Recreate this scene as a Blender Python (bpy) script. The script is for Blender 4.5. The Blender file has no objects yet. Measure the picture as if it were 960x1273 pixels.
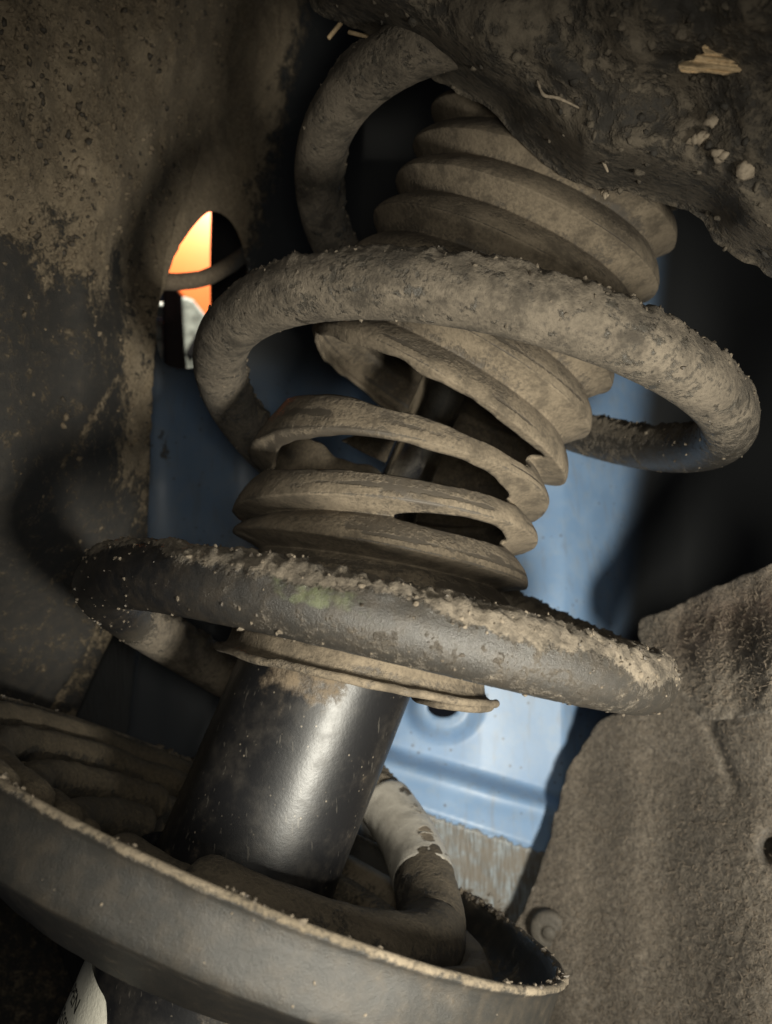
import bpy, math, random
import numpy as np
from mathutils import Vector

random.seed(7)
rng = np.random.default_rng(7)
SC = bpy.context.scene
COL = SC.collection

# ------------------------------------------------------------------ camera
FPX, CX, CY = 1000.0, 480.0, 636.5            # focal length and centre in pixels of the 960x1273 photograph
cam_d = bpy.data.cameras.new('camera')
cam = bpy.data.objects.new('camera', cam_d)
COL.objects.link(cam)
cam.location = (0, 0, 0)
cam.rotation_euler = (math.radians(90), 0, 0)  # looks along +Y, Z up
cam_d.sensor_fit = 'VERTICAL'
cam_d.sensor_height = 36.0
cam_d.sensor_width = 36.0
cam_d.lens = 36.0 * FPX / 1273.0
cam_d.clip_start = 0.005
cam_d.clip_end = 20.0
cam_d.dof.use_dof = True
cam_d.dof.focus_distance = 0.195
cam_d.dof.aperture_fstop = 17.0
SC.camera = cam

# ------------------------------------------------------------------ light
world = bpy.data.worlds.new('World')
SC.world = world
world.use_nodes = True
bg = world.node_tree.nodes['Background']
bg.inputs[0].default_value = (0.75, 0.8, 1.0, 1)
bg.inputs[1].default_value = 0.010

def lamp(name, loc, power, radius, color):
    l = bpy.data.lights.new(name, 'POINT')
    l.energy = power
    l.shadow_soft_size = radius
    l.color = color
    o = bpy.data.objects.new(name, l)
    o.location = loc
    COL.objects.link(o)
    return o

def spot(name, loc, aim, power, radius, color, size, blend=1.0):
    l = bpy.data.lights.new(name, 'SPOT')
    l.energy = power
    l.shadow_soft_size = radius
    l.color = color
    l.spot_size = math.radians(size)
    l.spot_blend = blend
    o = bpy.data.objects.new(name, l)
    o.location = loc
    o.rotation_euler = (Vector(aim) - Vector(loc)).to_track_quat('-Z', 'Y').to_euler()
    COL.objects.link(o)
    return o

spot('hand_torch_light', (0.105, -0.01, -0.077), (0.025, 0.25, -0.058), 6.4, 0.022, (1.0, 0.955, 0.82), 84)
spot('camera_fill_light', (0.004, -0.006, 0.014), (-0.035, 0.25, -0.02), 0.62, 0.020, (1.0, 0.955, 0.82), 116)  # added fill lamp close to the camera
spot('engine_bay_light', (-0.150, 0.590, 0.296), (-0.155, 0.66, 0.20), 3.0, 0.012, (1.0, 0.96, 0.86), 138, 0.3)

vs = SC.view_settings
vs.view_transform = 'Standard'
vs.look = 'None'
vs.exposure = 0.12
vs.gamma = 1.0
vs.use_curve_mapping = False
SC.render.engine = 'CYCLES'
SC.cycles.use_denoising = True
SC.cycles.max_bounces = 6

# ------------------------------------------------------------------ maths helpers
def P(x, y, d):
    """a point seen at photograph pixel (x, y), at depth d metres"""
    return np.array([(x - CX) / FPX * d, d, -(y - CY) / FPX * d])

def Pv(x, y, d):
    return np.stack([(x - CX) / FPX * d, d, -(y - CY) / FPX * d], -1)

def proj(q):
    q = np.asarray(q)
    return np.stack([CX + FPX * q[..., 0] / q[..., 1], CY - FPX * q[..., 2] / q[..., 1]], -1)

def _h(i, j, k, s):
    n = (i * 374761393 + j * 668265263 + k * 2147483647 + s * 144665) & 0xffffffff
    n = ((n ^ (n >> 13)) * 1274126177) & 0xffffffff
    n = (n ^ (n >> 16)) & 0xffffffff
    return n.astype(np.float64) / 4294967295.0

def noise(p, freq, seed=0):
    """value noise 0..1 on (...,3) points"""
    q = np.asarray(p) * freq
    f = np.floor(q)
    w = q - f
    w = w * w * w * (w * (w * 6 - 15) + 10)
    i, j, k = [f[..., n].astype(np.int64) for n in range(3)]
    r = 0
    for a in (0, 1):
        wa = w[..., 0] if a else 1 - w[..., 0]
        for b in (0, 1):
            wb = w[..., 1] if b else 1 - w[..., 1]
            for c in (0, 1):
                wc = w[..., 2] if c else 1 - w[..., 2]
                r = r + wa * wb * wc * _h(i + a, j + b, k + c, seed)
    return r

def fbm(p, freq, octaves=4, seed=0, gain=0.5):
    r, a, t = 0, 1.0, 0
    for o in range(octaves):
        r = r + a * noise(p, freq * 2.03 ** o, seed + 17 * o)
        t += a
        a *= gain
    return r / t

def sstep(a, b, x):
    t = np.clip((x - a) / (b - a), 0, 1)
    return t * t * (3 - 2 * t)

def catmull(pts, n=8, closed=True):
    p = np.asarray(pts, float)
    m = len(p)
    out = []
    rngk = range(m) if closed else range(m - 1)
    for i in rngk:
        if closed:
            a, b, c, d = p[i - 1], p[i], p[(i + 1) % m], p[(i + 2) % m]
        else:
            a, b, c, d = p[max(i - 1, 0)], p[i], p[i + 1], p[min(i + 2, m - 1)]
        for t in np.arange(n) / n:
            out.append(0.5 * ((2 * b) + (c - a) * t + (2 * a - 5 * b + 4 * c - d) * t * t + (3 * b - a - 3 * c + d) * t ** 3))
    if not closed:
        out.append(p[-1])
    return np.array(out)

def inside(poly, x, y):
    r = np.zeros(x.shape, bool)
    n = len(poly)
    for i in range(n):
        x1, y1 = poly[i]
        x2, y2 = poly[(i + 1) % n]
        if y1 == y2:
            continue
        c = (y1 > y) != (y2 > y)
        r ^= c & (x < (x2 - x1) * (y - y1) / (y2 - y1) + x1)
    return r

def nearest(poly, x, y):
    bd = np.full(x.shape, 1e9)
    bx, by = x.copy(), y.copy()
    n = len(poly)
    for i in range(n):
        a = poly[i]
        b = poly[(i + 1) % n]
        e = b - a
        L = max(e @ e, 1e-9)
        t = np.clip(((x - a[0]) * e[0] + (y - a[1]) * e[1]) / L, 0, 1)
        qx, qy = a[0] + t * e[0], a[1] + t * e[1]
        d = np.hypot(x - qx, y - qy)
        m = d < bd
        bd = np.where(m, d, bd)
        bx = np.where(m, qx, bx)
        by = np.where(m, qy, by)
    return bd, bx, by

def grid_interp(xs, ys, tab):
    xs, ys, tab = map(np.asarray, (xs, ys, tab))
    def cub(v, knots):
        i = np.clip(np.searchsorted(knots, v) - 1, 0, len(knots) - 2)
        t = np.clip((v - knots[i]) / (knots[i + 1] - knots[i]), 0, 1)
        return i, t * t * (3 - 2 * t) * 0.5 + t * 0.5
    def f(x, y):
        i, s = cub(np.asarray(x, float), xs)
        j, t = cub(np.asarray(y, float), ys)
        return (tab[j, i] * (1 - s) + tab[j, i + 1] * s) * (1 - t) + (tab[j + 1, i] * (1 - s) + tab[j + 1, i + 1] * s) * t
    return f

# ------------------------------------------------------------------ object helpers
def empty(name, base, label, cat, group=None):
    o = bpy.data.objects.new(name, None)
    o.empty_display_size = 0.02
    o.location = base
    COL.objects.link(o)
    tag(o, label, cat, group)
    return o

def tag(o, label, cat, group=None):
    o['label'] = label
    o['category'] = cat
    if group:
        o['group'] = group

def mesh(name, V, F, mat, parent=None, attrs=None, smooth=True, origin=None):
    V = np.asarray(V, float).reshape(-1, 3)
    if parent is not None:
        p = parent
        base = np.zeros(3)
        while p is not None:
            base = base + np.array(p.location)
            p = p.parent
    elif origin is not None:
        base = np.asarray(origin, float)
    else:
        base = V.mean(0)
    me = bpy.data.meshes.new(name)
    me.from_pydata((V - base).tolist(), [], F.tolist() if isinstance(F, np.ndarray) else F)
    me.update()
    if attrs:
        for k, a in attrs.items():
            at = me.attributes.new(k, 'FLOAT', 'POINT')
            at.data.foreach_set('value', np.asarray(a, np.float32).ravel())
    me.polygons.foreach_set('use_smooth', [smooth] * len(me.polygons))
    me.materials.append(mat)
    o = bpy.data.objects.new(name, me)
    COL.objects.link(o)
    if parent is not None:
        o.parent = parent
    else:
        o.location = base
    return o

def gridfaces(nu, nv, closed_u=False, closed_v=False):
    """faces of a (nu, nv) vertex grid, index i*nv+j"""
    i = np.arange(nu if closed_u else nu - 1)
    j = np.arange(nv if closed_v else nv - 1)
    I, J = np.meshgrid(i, j, indexing='ij')
    I2, J2 = (I + 1) % nu, (J + 1) % nv
    return np.stack([I * nv + J, I2 * nv + J, I2 * nv + J2, I * nv + J2], -1).reshape(-1, 4)

def solidify(o, t, offset=-1.0):
    m = o.modifiers.new('thickness', 'SOLIDIFY')
    m.thickness = t
    m.offset = offset
    return o

def frame_path(path):
    T = np.gradient(path, axis=0)
    T /= np.linalg.norm(T, axis=1)[:, None]
    return T

def tube(path, rad, nseg, up=None, cap=True, ends_round=0):
    """sweep; returns V (n,nseg,3), normals, faces. angle 0 = 'up' side"""
    path = np.asarray(path, float)
    n = len(path)
    rad = np.broadcast_to(np.asarray(rad, float), (n,))
    T = frame_path(path)
    if up is None:
        up = np.array([0, 0, 1.0])
    A = np.broadcast_to(up, T.shape) - (T @ up)[:, None] * T if np.ndim(up) == 1 else up - (up * T).sum(1)[:, None] * T
    A = A / np.linalg.norm(A, axis=1)[:, None]
    B = np.cross(T, A)
    th = np.linspace(0, 2 * np.pi, nseg, endpoint=False)
    N = np.cos(th)[None, :, None] * A[:, None] + np.sin(th)[None, :, None] * B[:, None]
    V = path[:, None] + rad[:, None, None] * N
    F = gridfaces(n, nseg, False, True)
    return V, N, F, th

def capped(V, F, n, nseg):
    V = V.reshape(-1, 3)
    a = V[:nseg].mean(0)
    b = V[-nseg:].mean(0)
    V = np.vstack([V, a, b])
    F = F.tolist()
    for j in range(nseg):
        F.append([n * nseg, j, (j + 1) % nseg][::1])
        F.append([n * nseg + 1, (n - 1) * nseg + (j + 1) % nseg, (n - 1) * nseg + j])
    return V, F

def round_ends(path, rad, k=5):
    """append shrinking rings so the tube ends are domed"""
    path = np.asarray(path, float)
    rad = np.broadcast_to(np.asarray(rad, float), (len(path),)).copy()
    t0 = path[0] - path[1]
    t0 /= np.linalg.norm(t0)
    t1 = path[-1] - path[-2]
    t1 /= np.linalg.norm(t1)
    ang = np.linspace(0, np.pi / 2 * 0.97, k + 1)[1:]
    pre = [path[0] + t0 * rad[0] * 0.6 * math.sin(a) for a in ang][::-1]
    pr = [rad[0] * math.cos(a) for a in ang][::-1]
    post = [path[-1] + t1 * rad[-1] * 0.6 * math.sin(a) for a in ang]
    qr = [rad[-1] * math.cos(a) for a in ang]
    return np.vstack([pre, path, post]), np.concatenate([pr, rad, qr])

def tube_obj(name, path, rad, mat, parent=None, nseg=20, amp=0.0, freq=200, attrs=None, rounded=True, mudf=None):
    if rounded:
        path, rad = round_ends(path, rad)
    V, N, F, th = tube(path, rad, nseg)
    if amp:
        V = V + N * ((fbm(V, freq, 3, 5) - 0.5) * 2 * amp)[..., None]
    n = V.shape[0]
    mud = mudf(V, N) if mudf else np.full(V.shape[:2], 0.5)
    V2, F2 = capped(V, F, n, nseg)
    at = {'mud': np.concatenate([mud.ravel(), [mud[0].mean(), mud[-1].mean()]])}
    return mesh(name, V2, F2, mat, parent, at)

def sheet(name, outline, depth, cell, mat, parent=None, thick=0.002, holes=(), relief=None, attrs=None, ragged=0.0, smooth_n=6, smooth_outline=True, offset=-1.0):
    """a sheet of real thickness: outline traced, every point at its own depth"""
    poly = catmull(outline, smooth_n) if smooth_outline else np.asarray(outline, float)
    if ragged:
        pp = []
        for i in range(len(poly)):
            a, b = poly[i], poly[(i + 1) % len(poly)]
            k = max(1, int(np.hypot(*(b - a)) / 4))
            for t in np.arange(k) / k:
                pp.append(a + (b - a) * t)
        poly = np.array(pp)
        q = np.c_[poly, np.zeros(len(poly))]
        poly = poly + ragged * np.c_[fbm(q, 0.07, 2, 3) - 0.5, fbm(q, 0.07, 2, 9) - 0.5] * 2
    x0, y0 = poly.min(0) - cell
    x1, y1 = poly.max(0) + cell
    nx, ny = int((x1 - x0) / cell) + 2, int((y1 - y0) / cell) + 2
    gx, gy = np.meshgrid(x0 + cell * np.arange(nx), y0 + cell * np.arange(ny), indexing='ij')
    gx, gy = gx.ravel(), gy.ravel()
    for pl in [poly] + list(holes):
        bb0, bb1 = pl.min(0) - 2 * cell, pl.max(0) + 2 * cell
        m = (gx > bb0[0]) & (gx < bb1[0]) & (gy > bb0[1]) & (gy < bb1[1])
        idx = np.where(m)[0]
        d, bx, by = nearest(pl, gx[idx], gy[idx])
        s = idx[d < 0.72 * cell]
        k = d < 0.72 * cell
        gx[s], gy[s] = bx[k], by[k]
    F = gridfaces(nx, ny)
    fx, fy = gx[F].mean(1), gy[F].mean(1)
    keep = inside(poly, fx, fy)
    for h in holes:
        keep &= ~inside(h, fx, fy)
    F = F[keep]
    used = np.unique(F)
    out = ~inside(poly, gx[used], gy[used])
    for k, pl in enumerate([poly] + list(holes)):
        bad = out if k == 0 else inside(pl, gx[used], gy[used])
        idx = used[bad]
        if len(idx):
            _, bx, by = nearest(pl, gx[idx], gy[idx])
            gx[idx], gy[idx] = bx, by
    remap = -np.ones(nx * ny, int)
    remap[used] = np.arange(len(used))
    F = remap[F]
    x, y = gx[used], gy[used]
    d = depth(x, y)
    V = Pv(x, y, d)
    if relief is not None:
        dd = relief(x, y, V)
        V = Pv(x, y, d + dd)
    at = {}
    if attrs:
        for k, fn in attrs.items():
            at[k] = fn(x, y, V)
    # gridfaces order on (x right, y down) gives normals: make them face the camera
    a, b, c = V[F[0, 0]], V[F[0, 1]], V[F[0, 2]]
    nrm = np.cross(V[F[:, 1]] - V[F[:, 0]], V[F[:, 2]] - V[F[:, 0]]).sum(0)
    if nrm[1] > 0:
        F = F[:, ::-1]
    # back face and rim, so the sheet has its real thickness
    n = len(V)
    cam_dist = V[:, 1]
    V2 = V * ((cam_dist + thick) / cam_dist)[:, None]
    E = np.concatenate([F[:, [0, 1]], F[:, [1, 2]], F[:, [2, 3]], F[:, [3, 0]]])
    key = np.sort(E, 1)
    _, inv, cnt = np.unique(key[:, 0] * n + key[:, 1], return_inverse=True, return_counts=True)
    B = E[cnt[inv.ravel()] == 1]
    rim = np.stack([B[:, 1], B[:, 0], B[:, 0] + n, B[:, 1] + n], 1)
    F = np.concatenate([F, F[:, ::-1] + n, rim])
    V = np.concatenate([V, V2])
    at = {k: np.concatenate([a, a]) for k, a in at.items()}
    o = mesh(name, V, F, mat, parent, at)
    return o

# ------------------------------------------------------------------ materials
class NT:
    def __init__(self, name):
        self.m = bpy.data.materials.new(name)
        self.m.use_nodes = True
        self.t = self.m.node_tree
        self.b = self.t.nodes['Principled BSDF']
        self.tc = self.n('ShaderNodeTexCoord')
    def n(self, ty, **kw):
        nd = self.t.nodes.new(ty)
        for k, v in kw.items():
            setattr(nd, k, v)
        return nd
    def l(self, a, b):
        self.t.links.new(a, b)
    def noise(self, scale, detail=4, rough=0.55, vec=None, dist=0.0):
        nd = self.n('ShaderNodeTexNoise')
        nd.inputs['Scale'].default_value = scale
        nd.inputs['Detail'].default_value = detail
        nd.inputs['Roughness'].default_value = rough
        nd.inputs['Distortion'].default_value = dist
        self.l(vec if vec is not None else self.tc.outputs['Object'], nd.inputs['Vector'])
        return nd.outputs['Fac']
    def vor(self, scale, feature='F1', out='Distance', rnd=1.0):
        nd = self.n('ShaderNodeTexVoronoi', feature=feature)
        nd.inputs['Scale'].default_value = scale
        nd.inputs['Randomness'].default_value = rnd
        self.l(self.tc.outputs['Object'], nd.inputs['Vector'])
        return nd.outputs[out]
    def scaled(self, s, rot=(0, 0, 0)):
        nd = self.n('ShaderNodeMapping')
        nd.inputs['Scale'].default_value = s
        nd.inputs['Rotation'].default_value = rot
        self.l(self.tc.outputs['Object'], nd.inputs['Vector'])
        return nd.outputs[0]
    def math(self, op, a, b=None, clamp=False):
        nd = self.n('ShaderNodeMath', operation=op, use_clamp=clamp)
        for i, v in enumerate((a, b)):
            if v is None:
                continue
            if isinstance(v, (int, float)):
                nd.inputs[i].default_value = v
            else:
                self.l(v, nd.inputs[i])
        return nd.outputs[0]
    def ramp(self, v, a, b, lo=0.0, hi=1.0):
        nd = self.n('ShaderNodeMapRange', interpolation_type='SMOOTHSTEP')
        nd.inputs['From Min'].default_value = a
        nd.inputs['From Max'].default_value = b
        nd.inputs['To Min'].default_value = lo
        nd.inputs['To Max'].default_value = hi
        self.l(v, nd.inputs['Value'])
        return nd.outputs[0]
    def mix(self, f, a, b):
        nd = self.n('ShaderNodeMix', data_type='RGBA')
        for sock, v in ((0, f), (6, a), (7, b)):
            if isinstance(v, (int, float)):
                nd.inputs[sock].default_value = v
            elif isinstance(v, tuple):
                nd.inputs[sock].default_value = (*v, 1)
            else:
                self.l(v, nd.inputs[sock])
        return nd.outputs[2]
    def attr(self, name):
        nd = self.n('ShaderNodeAttribute', attribute_name=name)
        return nd.outputs['Fac']
    def set(self, k, v):
        i = self.b.inputs[k]
        if isinstance(v, (int, float)):
            i.default_value = v
        elif isinstance(v, tuple):
            i.default_value = (*v, 1)
        else:
            self.l(v, i)
    def bump(self, h, dist, strength=1.0, prev=None):
        nd = self.n('ShaderNodeBump')
        nd.inputs['Distance'].default_value = dist
        nd.inputs['Strength'].default_value = strength
        self.l(h, nd.inputs['Height'])
        if prev is not None:
            self.l(prev, nd.inputs['Normal'])
        return nd.outputs[0]

MUD_A = (0.205, 0.160, 0.112)
MUD_B = (0.115, 0.088, 0.062)
MUD_C = (0.300, 0.245, 0.180)

def dirt_mat(name, base, rough=0.4, mud_a=MUD_A, mud_b=MUD_B, mud_c=MUD_C, k=0.9, s=1.0, bump=1.0, extra=None, fleck=0.0, coat=0.0, spec=0.5, smudge=0.0):
    m = NT(name)
    mud = m.attr('mud')
    n1 = m.noise(260 * s, 5, 0.6)
    n2 = m.noise(900 * s, 4, 0.65)
    n3 = m.noise(60 * s, 3)
    v = m.math('ADD', mud, m.math('MULTIPLY', m.math('SUBTRACT', n1, 0.5), k))
    v = m.math('ADD', v, m.math('MULTIPLY', m.math('SUBTRACT', n2, 0.5), k * 0.7))
    fac = m.ramp(v, 0.36, 0.64)
    mc = m.mix(m.ramp(n2, 0.3, 0.7), mud_b, mud_a)
    mc = m.mix(m.ramp(n3, 0.40, 0.75, 0, 0.55), mc, mud_c)
    sp = m.ramp(m.vor(1500 * s), 0.0, 0.22, 1, 0)
    sp = m.math('MULTIPLY', sp, m.ramp(m.noise(420 * s, 2), 0.55, 0.62))
    mc = m.mix(m.math('MULTIPLY', sp, 0.8), mc, (0.035, 0.027, 0.02))
    if smudge:
        sm = m.ramp(m.noise(130 * s, 5, 0.65), 0.46, 0.66)
        mc = m.mix(m.math('MULTIPLY', sm, smudge), mc, tuple(0.42 * c for c in mud_b))
        lt = m.ramp(m.noise(75 * s, 5, 0.7), 0.52, 0.70)
        mc = m.mix(m.math('MULTIPLY', lt, smudge * 0.6), mc, tuple(1.25 * c for c in mud_c))
    if fleck:
        fl = m.math('MULTIPLY', m.ramp(m.vor(700 * s), 0.0, 0.16, 1, 0), m.ramp(m.noise(300 * s, 2), 0.56, 0.62))
        mc = m.mix(m.math('MULTIPLY', fl, fleck), mc, (0.5, 0.42, 0.3))
    bc = base
    if extra:
        bc = extra(m, base)
    bc = m.mix(m.ramp(n1, 0.35, 0.75, 0.0, 0.35), bc, tuple(0.35 * c for c in MUD_A))
    m.set('Base Color', m.mix(fac, bc, mc))
    m.set('Roughness', m.ramp(fac, 0, 1, rough, 0.93))
    m.set('Specular IOR Level', spec)
    if coat:
        m.set('Coat Weight', m.math('MULTIPLY', m.math('SUBTRACT', 1.0, fac), coat))
        m.set('Coat Roughness', 0.25)
    h = m.math('ADD', m.math('MULTIPLY', n1, 0.6), m.math('MULTIPLY', n2, 0.5))
    h = m.math('MULTIPLY', h, m.ramp(fac, 0, 1, 0.25, 1.0))
    nb = m.bump(h, 0.0012 * bump)
    nb = m.bump(m.noise(3200 * s, 3, 0.7), 0.00028 * bump, 1.0, nb)
    m.set('Normal', nb)
    return m.m

def spring_extra(m, base):
    base = m.mix(m.attr('black'), (0.060, 0.054, 0.045), base)
    g = m.attr('green')
    g = m.math('ADD', g, m.math('MULTIPLY', m.math('SUBTRACT', m.noise(350, 4), 0.5), 0.9))
    return m.mix(m.ramp(g, 0.45, 0.75), base, (0.080, 0.090, 0.048))

M_SPRING = dirt_mat('spring_wire_mud', (0.014, 0.014, 0.015), 0.34, mud_a=(0.140, 0.116, 0.087), mud_b=(0.082, 0.068, 0.052), mud_c=(0.180, 0.150, 0.114), k=0.85, extra=spring_extra, bump=0.65, smudge=0.8)
M_GRAIN = dirt_mat('mud_grains', (0.05, 0.04, 0.03), 0.5, mud_a=(0.155, 0.126, 0.093), mud_b=(0.07, 0.056, 0.04), mud_c=(0.215, 0.178, 0.135), k=0.8, bump=0.4)
M_GRAIN2 = dirt_mat('dirt_clumps', (0.03, 0.024, 0.017), 0.7, mud_a=(0.165, 0.128, 0.084), mud_b=(0.080, 0.060, 0.040), mud_c=(0.25, 0.20, 0.14), k=0.8, bump=0.4)
M_BOOT = dirt_mat('dusty_rubber', (0.062, 0.052, 0.041), 0.6, mud_a=(0.168, 0.134, 0.094), mud_b=(0.098, 0.078, 0.055), mud_c=(0.205, 0.165, 0.117), k=0.60, s=1.1, bump=0.34, smudge=0.6)
M_TUBE = None
M_LINER = dirt_mat('muddy_black_plastic', (0.021, 0.0195, 0.0175), 0.6, mud_a=(0.225, 0.177, 0.117), mud_b=(0.120, 0.092, 0.060), mud_c=(0.32, 0.258, 0.178), k=1.0, s=1.0, bump=1.5, fleck=0.6)
M_CLOD = dirt_mat('caked_dirt', (0.035, 0.031, 0.026), 0.8, mud_a=(0.115, 0.095, 0.070), mud_b=(0.055, 0.046, 0.035), mud_c=(0.20, 0.165, 0.122), k=1.0, s=0.5, bump=0.9, fleck=0.3)
M_PERCH = dirt_mat('grey_painted_steel', (0.020, 0.019, 0.017), 0.5, mud_a=(0.135, 0.108, 0.074), mud_b=(0.070, 0.056, 0.039), k=0.75, s=1.0, bump=0.5)
M_SLEEVE = dirt_mat('worn_pale_sleeve', (0.46, 0.43, 0.38), 0.45, mud_a=(0.10, 0.08, 0.06), mud_b=(0.05, 0.04, 0.03), k=0.7, s=0.8, bump=0.5)
M_RUBBER = dirt_mat('dirty_rubber', (0.022, 0.020, 0.018), 0.6, mud_a=(0.085, 0.068, 0.047), mud_b=(0.042, 0.034, 0.024), mud_c=(0.12, 0.096, 0.068), k=0.8, bump=0.6)
M_RIDGE = dirt_mat('dusty_seat_ridge', (0.03, 0.026, 0.02), 0.7, mud_a=(0.095, 0.074, 0.047), mud_b=(0.052, 0.041, 0.027), mud_c=(0.13, 0.102, 0.067), k=0.7, bump=1.0)
M_HOSE = dirt_mat('dusty_hose', (0.10, 0.095, 0.085), 0.5, k=0.6, bump=0.3)

def blue_mat():
    m = NT('blue_car_paint_dirty')
    mud = m.attr('mud')
    seal = m.attr('seal')
    shade_dust = m.attr('shade_dust')
    n1 = m.noise(180, 5, 0.6)
    n2 = m.noise(900, 4, 0.65)
    n3 = m.noise(45, 3)
    blue = m.mix(m.ramp(n3, 0.35, 0.7), (0.190, 0.305, 0.490), (0.240, 0.365, 0.560))
    # overspray and dust film
    blue = m.mix(m.ramp(n1, 0.4, 0.75, 0.0, 0.30), blue, (0.30, 0.34, 0.38))
    dst = m.math('MULTIPLY', m.ramp(m.noise(1.0, 4, 0.6, m.scaled((260, 260, 45), (0, 0.2, 0))), 0.5, 0.75), 0.28)
    blue = m.mix(dst, blue, (0.20, 0.175, 0.14))
    # small rusty specks
    sp = m.math('MULTIPLY', m.ramp(m.vor(210), 0.0, 0.20, 1, 0), m.ramp(m.noise(90, 2), 0.47, 0.53))
    blue = m.mix(m.math('MULTIPLY', sp, 0.85), blue, (0.075, 0.055, 0.04))
    # brushed seam sealer
    wv = m.n('ShaderNodeTexNoise')
    wv.inputs['Scale'].default_value = 1.0
    wv.inputs['Detail'].default_value = 4
    m.l(m.scaled((1100, 1100, 60), (0, math.radians(6), 0)), wv.inputs['Vector'])
    strk = m.ramp(wv.outputs['Fac'], 0.35, 0.65)
    sealc = m.mix(strk, (0.13, 0.125, 0.115), (0.27, 0.31, 0.34))
    sealc = m.mix(m.ramp(n1, 0.35, 0.6, 0.0, 0.75), sealc, (0.17, 0.145, 0.115))
    c = m.mix(m.ramp(seal, 0.3, 0.7), blue, sealc)
    c = m.mix(m.ramp(shade_dust, 0.2, 0.9, 0, 1.0), c, (0.032, 0.0335, 0.035))  # painted shade and grey dust darken the blue
    v = m.math('ADD', mud, m.math('MULTIPLY', m.math('SUBTRACT', n1, 0.5), 0.9))
    v = m.math('ADD', v, m.math('MULTIPLY', m.math('SUBTRACT', n2, 0.5), 0.6))
    fac = m.ramp(v, 0.36, 0.66)
    mc = m.mix(m.ramp(n2, 0.3, 0.7), (0.115, 0.089, 0.059), (0.215, 0.169, 0.113))
    mc = m.mix(m.ramp(n3, 0.4, 0.75, 0, 0.5), mc, (0.235, 0.19, 0.13))
    m.set('Base Color', m.mix(fac, c, mc))
    m.set('Roughness', m.ramp(fac, 0, 1, 0.42, 0.93))
    h = m.math('MULTIPLY', m.math('ADD', n1, m.math('MULTIPLY', n2, 0.6)), m.ramp(fac, 0, 1, 0.04, 1.0))
    h = m.math('ADD', h, m.math('MULTIPLY', m.math('MULTIPLY', wv.outputs['Fac'], m.ramp(seal, 0.3, 0.7)), 0.5))
    m.set('Normal', m.bump(h, 0.0012))
    return m.m
M_BLUE = blue_mat()

def tube_mat():
    m = NT('glossy_black_damper_paint')
    mud = m.attr('mud')
    n1 = m.noise(220, 5, 0.6)
    n2 = m.noise(1400, 3, 0.6)
    n3 = m.noise(70, 4, 0.6)
    v = m.math('ADD', mud, m.math('MULTIPLY', m.math('SUBTRACT', n1, 0.5), 0.9))
    fac = m.ramp(v, 0.34, 0.78)
    film = m.ramp(m.math('ADD', m.math('MULTIPLY', n3, 0.6), m.math('MULTIPLY', n1, 0.4)), 0.44, 0.72, 0.0, 0.42)
    base = m.mix(film, (0.008, 0.008, 0.009), (0.055, 0.047, 0.038))
    # scratches along the tube
    sc = m.n('ShaderNodeTexNoise')
    sc.inputs['Scale'].default_value = 1.0
    sc.inputs['Detail'].default_value = 2
    m.l(m.scaled((900, 900, 90), (0, -0.4, 0)), sc.inputs['Vector'])
    scr = m.ramp(sc.outputs['Fac'], 0.66, 0.72)
    base = m.mix(m.math('MULTIPLY', scr, 0.18), base, (0.20, 0.18, 0.15))
    sp = m.math('MULTIPLY', m.ramp(m.vor(430), 0.0, 0.17, 1, 0), m.ramp(m.noise(160, 2), 0.54, 0.58))
    base = m.mix(m.math('MULTIPLY', sp, 0.8), base, (0.26, 0.22, 0.17))
    m.set('Base Color', m.mix(fac, base, (0.165, 0.125, 0.083)))
    m.set('Roughness', m.math('ADD', m.ramp(fac, 0, 1, 0.40, 0.9), m.math('MULTIPLY', film, 0.35)))
    h = m.math('ADD', m.math('MULTIPLY', n2, 0.07), m.math('MULTIPLY', n1, m.ramp(fac, 0, 1, 0.14, 1.0)))
    m.set('Normal', m.bump(h, 0.00045))
    return m.m
M_TUBE = tube_mat()

def felt_mat():
    m = NT('dusty_felt')
    vx = m.scaled((1.0, 1.0, 1.0))
    n1 = m.noise(70, 4, 0.6)
    n2 = m.noise(620, 5, 0.75, dist=0.3)
    n3 = m.noise(1800, 3, 0.7)
    c = m.mix(m.ramp(n2, 0.32, 0.68), (0.072, 0.062, 0.050), (0.285, 0.245, 0.198))
    c = m.mix(m.ramp(n1, 0.35, 0.7, 0, 0.40), c, (0.170, 0.142, 0.110))
    fl = m.math('MULTIPLY', m.ramp(m.vor(520), 0.0, 0.2, 1, 0), m.ramp(m.noise(210, 2), 0.55, 0.6))
    c = m.mix(m.math('MULTIPLY', fl, 0.9), c, (0.38, 0.31, 0.23))
    dk = m.math('MULTIPLY', m.ramp(m.vor(640), 0.0, 0.22, 1, 0), m.ramp(m.noise(260, 2), 0.36, 0.42, 1, 0))
    c = m.mix(m.math('MULTIPLY', dk, 0.7), c, (0.03, 0.024, 0.018))
    rd = m.attr('mud')
    c = m.mix(m.math('MULTIPLY', rd, m.ramp(n2, 0.3, 0.6)), c, (0.075, 0.038, 0.024))
    m.set('Base Color', c)
    m.set('Roughness', 0.95)
    m.set('Specular IOR Level', 0.2)
    m.set('Sheen Weight', 0.15)
    st1 = m.noise(1.0, 3, 0.6, m.scaled((1900, 700, 420), (0, 0.5, 0)))
    st2 = m.noise(1.0, 3, 0.6, m.scaled((420, 700, 1900), (0, 0.3, 0)))
    fib = m.math('MAXIMUM', m.ramp(st1, 0.5, 0.75), m.ramp(st2, 0.5, 0.75))
    c = m.mix(m.math('MULTIPLY', fib, 0.2), c, (0.30, 0.248, 0.19))
    m.set('Base Color', c)
    nb = m.bump(m.math('ADD', m.math('ADD', n2, m.math('MULTIPLY', fib, 0.12)), m.math('MULTIPLY', n3, 0.5)), 0.0016)
    m.set('Normal', nb)
    return m.m
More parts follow.
